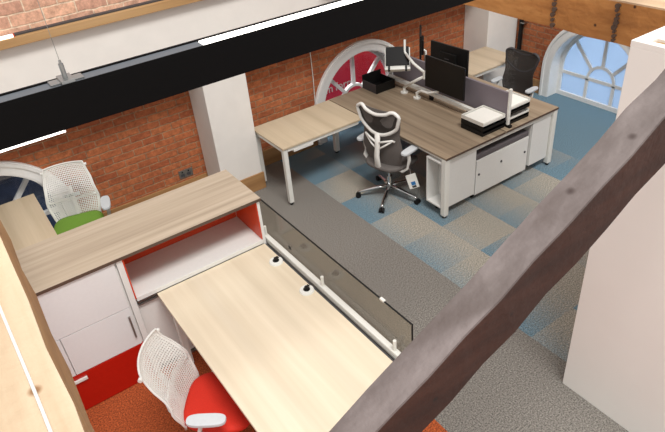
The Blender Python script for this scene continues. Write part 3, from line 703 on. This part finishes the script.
def lattice_chair(label, loc, rz, seatmat, dark=False):
    r = thing('office_chair', label, 'chair', loc, rz)
    star_base(r, M['poly'], 36); seat(r, seatmat)
    arms(r, M['poly'], M['pad'] if not dark else M['poly'])
    wf = interp([(0, .215), (.35, .245), (.65, .225), (.93, .195), (1, .185)]); xf = interp([(0, -.20), (.4, -.24), (1, -.38)])
    S = shell(wf, xf, .47, .98, .045)
    def hole(u, v):
        d = math.hypot(u * .9, (v - .36) * 1.5)
        if abs(u) > .95 or v > .975 or v < .03: return 0
        return max(.50, .86 - .38 * d)
    lattice(S, 26, 30, hole, M['poly'], 'backrest', r, .005)
    rim = [S(u, v) for u, v in [(-1 + 2 * k / 12, 0) for k in range(12)] + [(1, k / 14) for k in range(14)] + [(1 - 2 * k / 12, 1) for k in range(12)] + [(-1, 1 - k / 14) for k in range(14)]]
    MB().tube(rim, .008, 8, closed=True).build('backrest_rim', M['poly'], r, smooth=True)
    MB().tube([(-.10, 0, .42), (-.20, 0, .44), (-.25, 0, .52), (-.27, 0, .64), (-.315, 0, .76)], .022, 10, rs=[.03, .03, .025, .022, .016]).build('spine', M['poly'], r, smooth=True)
    for s in (-1, 1):
        MB().tube([(-.27, 0, .62), (-.27, s * .12, .64), (-.205, s * .225, .67)], .014, 8).build('spine_arm', M['poly'], r, smooth=True)
        MB().cyl(S(s, .93) + Vector((-.004, 0, 0)), S(s, .93) + Vector((-.004, s * .022, 0)), .014, 12).build('knob', M['poly'], r)
    return r
near = lattice_chair('white lattice-back office chair with red seat at the pale maple desk', (-3.065, -1.01, 0), R_(-36), M['redfab'])
green = lattice_chair('white lattice-back office chair with green seat behind the storage cabinets', (-3.18, 1.80, 0), R_(-104), M['greenfab'])
# small pale label with dark printing seen through the green chair's lattice
lb = MB().box(-.004, 0, -.09, .07, -.022, .022, Matrix.Translation((-.262, 0, .68))).build('label_plate', M['pad'], green)
text('01 30a', .03, (0, 0, 0), (pi / 2, 0, pi / 2), M['black'], 'label_print', None)
_t = bpy.data.objects['label_print']; _t.parent = lb; _t.location = (-.2605, -.075, .67)

def mesh_chair(label, loc, rz, phase=0, front=False):
    r = thing('office_chair', label, 'chair', loc, rz)
    star_base(r, M['chrome'], phase); seat(r, M['mesh'] if not front else M['meshdark'], .45)
    arms(r, M['poly'], M['pad'], -.05, .675)
    wf = interp([(0, .15), (.15, .23), (.35, .265), (.6, .24), (.8, .265), (.94, .28), (1, .24)]); xf = interp([(0, -.11), (.4, -.14), (1, -.185)])
    S = shell(wf, xf, .40, 1.13, .045)
    lattice(S, 40, 52, lambda u, v: 0 if abs(u) > .94 or v > .97 else (.30 if not front else .34), M['mesh'] if not front else M['meshdark'], 'backrest', r, .006)
    # white loop around the upper mesh
    def B(u, v): return S(u, v) + Vector((-.013, 0, 0))
    pr = [(-.0, .60), (-.46, .635), (-.86, .74), (-.96, .90), (-.93, .985), (-.75, .995), (-.45, .955), (0, .925), (.45, .955), (.75, .995), (.93, .985), (.96, .90), (.86, .74), (.46, .635)]
    # smooth closed curve
    def cr(P, n=6):
        out = []
        L = len(P)
        for i in range(L):
            p0, p1, p2, p3 = [Vector(P[(i + k) % L]) for k in (-1, 0, 1, 2)]
            for k in range(n):
                t = k / n; out.append(.5 * ((2 * p1) + (p2 - p0) * t + (2 * p0 - 5 * p1 + 4 * p2 - p3) * t * t + (3 * p1 - p0 - 3 * p2 + p3) * t ** 3))
        return out
    loop = [B(p.x, p.y) for p in cr(pr)]
    if not front:
        cpt = sum(loop, Vector()) / len(loop)
        MB().add([p + Vector((.004, 0, 0)) for p in loop] + [B(0, .79) + Vector((.004, 0, 0))], [(i, (i + 1) % len(loop), len(loop)) for i in range(len(loop))]).build('upper_mesh', M['meshdark'], r, smooth=True, solid=.002)
    fr = M['poly'] if not front else M['darkgrey']
    MB().tube(loop, .019, 8, closed=True).build('upper_frame', fr, r, smooth=True)
    MB().tube([B(0, .62) + Vector((-.005, 0, 0)), B(0, .42) + Vector((-.03, 0, 0)), (-.20, 0, .60), (-.19, 0, .47), (-.10, 0, .42)], .03, 10, rs=[.036, .033, .034, .040, .040], flat=.55, up=(1, 0, 0)).build('spine', fr, r, smooth=True)
    for s in (-1, 1):
        MB().tube([B(0, .47) + Vector((-.028, 0, 0)), B(s * .35, .52) + Vector((-.03, 0, 0)), B(s * .72, .555) + Vector((-.02, 0, 0)), B(s * .78, .53)], .012, 8).build('lumbar_arm', fr, r, smooth=True)
        MB().tube([B(0, .36) + Vector((-.03, 0, 0)), B(s * .3, .44) + Vector((-.035, 0, 0)), B(s * .7, .54) + Vector((-.02, 0, 0))], .010, 8).build('lumbar_brace', fr, r, smooth=True)
    return r
mc = mesh_chair('graphite mesh office chair with white Y frame at the near side of the bench', (-.115, .735, 0), R_(12), 60)
fc = mesh_chair('graphite mesh office chair beyond the bench in front of the right brick wall', (2.09, .95, 0), R_(184), 0, front=True)
fc.scale = (.87,) * 3
# hanging product card
cd = thing('product_card', 'white product card with blue picture hanging from the mesh chair beside the bench', 'card', (-.01, .47, .26), R_(52))
MB().box(-.002, .002, -.055, .055, -.09, .09, Matrix.Rotation(R_(-16), 4, 'X')).build('card', M['paper'], cd)
MB().box(-.0032, -.0022, -.025, .022, -.05, -.005, Matrix.Rotation(R_(-16), 4, 'X')).build('blue_picture', plain('print_blue', (40, 110, 170), .5), cd)
MB().box(-.0032, -.0022, -.025, .022, -.082, -.056, Matrix.Rotation(R_(-16), 4, 'X')).build('dark_print', M['darkgrey'], cd)
MB().cyl((0, .02, .088), (0.0, .03, .16), .0015, 6).build('string', M['poly'], cd)
